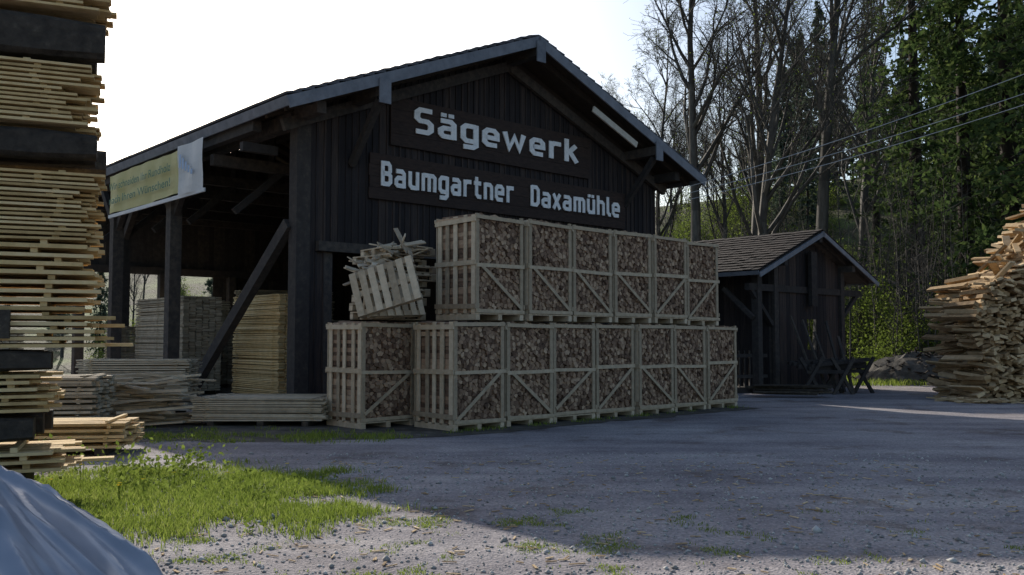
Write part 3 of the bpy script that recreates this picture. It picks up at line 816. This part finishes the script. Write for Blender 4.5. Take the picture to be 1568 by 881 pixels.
while len(P)<14000:
    x=R(11,26);y=R(30.5,40)
    if fbm(x,y,.5,2)>-.15: P.append((x,y,0 if y<36 else hgt(x,y)))
blades(np.array(P),.2,.014,M_grass,'forest_edge_grass')
c=[]
for i in range(30):
    x=R(-6.3,-3.6);y=R(9.6,11.3)
    for k in range(45): c.append((x+random.gauss(0,.12),y+random.gauss(0,.12),abs(random.gauss(.12,.11))+.02))
for i in range(34):
    x=R(-5.5,-2);y=R(7.5,10.6)
    for k in range(16): c.append((x+random.gauss(0,.09),y+random.gauss(0,.09),abs(random.gauss(.04,.04))+.015))
c=np.array(c); q=quads(c,np.full(len(c),.032),.5).reshape(-1,3)
add('leafy_weeds',npmesh('leafy_weeds',q,np.arange(len(q)).reshape(-1,4),[M_leaf]))
mb=MB()
for i in range(14):
    x=R(-5,-2.4);y=R(8.6,10.8); h=R(.1,.22)
    mb.beam((x,y,0),(x+R(-.02,.02),y,h),.005,.005,mi=1)
    for k in range(8):
        a1=k*.785; mb.quad([(x,y,h+.005),(x+.018*math.cos(a1-.3),y+.018*math.sin(a1-.3),h+.012),(x+.026*math.cos(a1),y+.026*math.sin(a1),h+.008),(x+.018*math.cos(a1+.3),y+.018*math.sin(a1+.3),h+.012)])
add('dandelion',mb.mesh('dandelion',[M_yellow,M_leaf]))
n=15000; x=np.random.uniform(-5,6.5,n); y=5.2+np.random.uniform(0,1,n)**2.2*7.5; s=np.random.gamma(2.0,.0036,n)+.003
big=np.random.rand(n)<.004; s[big]*=2.0
oc=np.array([[1,0,0],[0,1,0],[-1,0,0],[0,-1,0],[0,0,1],[0,0,-1]],float)
v=oc[None]*s[:,None,None]*np.random.uniform(.6,1.4,(n,6,1)); v[:,:,2]*=.7
a=np.random.uniform(0,6.28,n); ca,sa=np.cos(a),np.sin(a); vx=v[:,:,0]*ca[:,None]-v[:,:,1]*sa[:,None]; vy=v[:,:,0]*sa[:,None]+v[:,:,1]*ca[:,None]
v=np.stack([vx+x[:,None],vy+y[:,None],v[:,:,2]+(s*.3)[:,None]+.006],2)
tf=np.array([[0,1,4],[1,2,4],[2,3,4],[3,0,4],[1,0,5],[2,1,5],[3,2,5],[0,3,5]])
f=(tf[None]+(np.arange(n)*6)[:,None,None]).reshape(-1,3)
add('gravel_stones',npmesh('gravel_stones',v.reshape(-1,3),f,[M_pebble]))
mb=MB()
for i in range(500):
    x=R(-3,5);y=R(5.6,12); an=R(0,6.28); d=V((math.cos(an),math.sin(an),0))*R(.015,.06); p=V((x,y,.016)); mb.beam(p-d,p+d,R(.008,.02),.006)
add('wood_chips',mb.mesh('wood_chips',[M_slab]))

# ------------------------------------------------------------------ light, sky, camera
kx,ky=.81,-1.74
el=math.atan2(1,math.hypot(kx,ky))
sd=bpy.data.lights.new('sun','SUN'); sd.energy=5; sd.angle=math.radians(.5); sd.color=(1,.94,.84)
so_=bpy.data.objects.new('sun',sd); col.objects.link(so_); so_.rotation_euler=V((kx,ky,-1)).to_track_quat('-Z','Y').to_euler()
wd=bpy.data.worlds.new('World'); scene.world=wd; wd.use_nodes=True; nt=wd.node_tree
sk=nt.nodes.new('ShaderNodeTexSky'); sk.sky_type='NISHITA'; sk.sun_disc=False; sk.sun_elevation=el; sk.sun_rotation=math.atan2(-kx,-ky)
sk.air_density=1.15; sk.dust_density=2.0; sk.ozone_density=2.2
bg=nt.nodes['Background']; bg.inputs[1].default_value=.15; nt.links.new(sk.outputs[0],bg.inputs[0])
cd=bpy.data.cameras.new('camera'); cam=bpy.data.objects.new('camera',cd); col.objects.link(cam); scene.camera=cam
cd.sensor_width=36; cd.lens=36*1387/1568; cd.clip_end=2000; cd.clip_start=.05
cam.location=(0,0,1.6); cam.rotation_euler=(math.radians(90+3.22),0,0)
scene.view_settings.view_transform='Standard'; scene.view_settings.look='None'; scene.view_settings.exposure=0
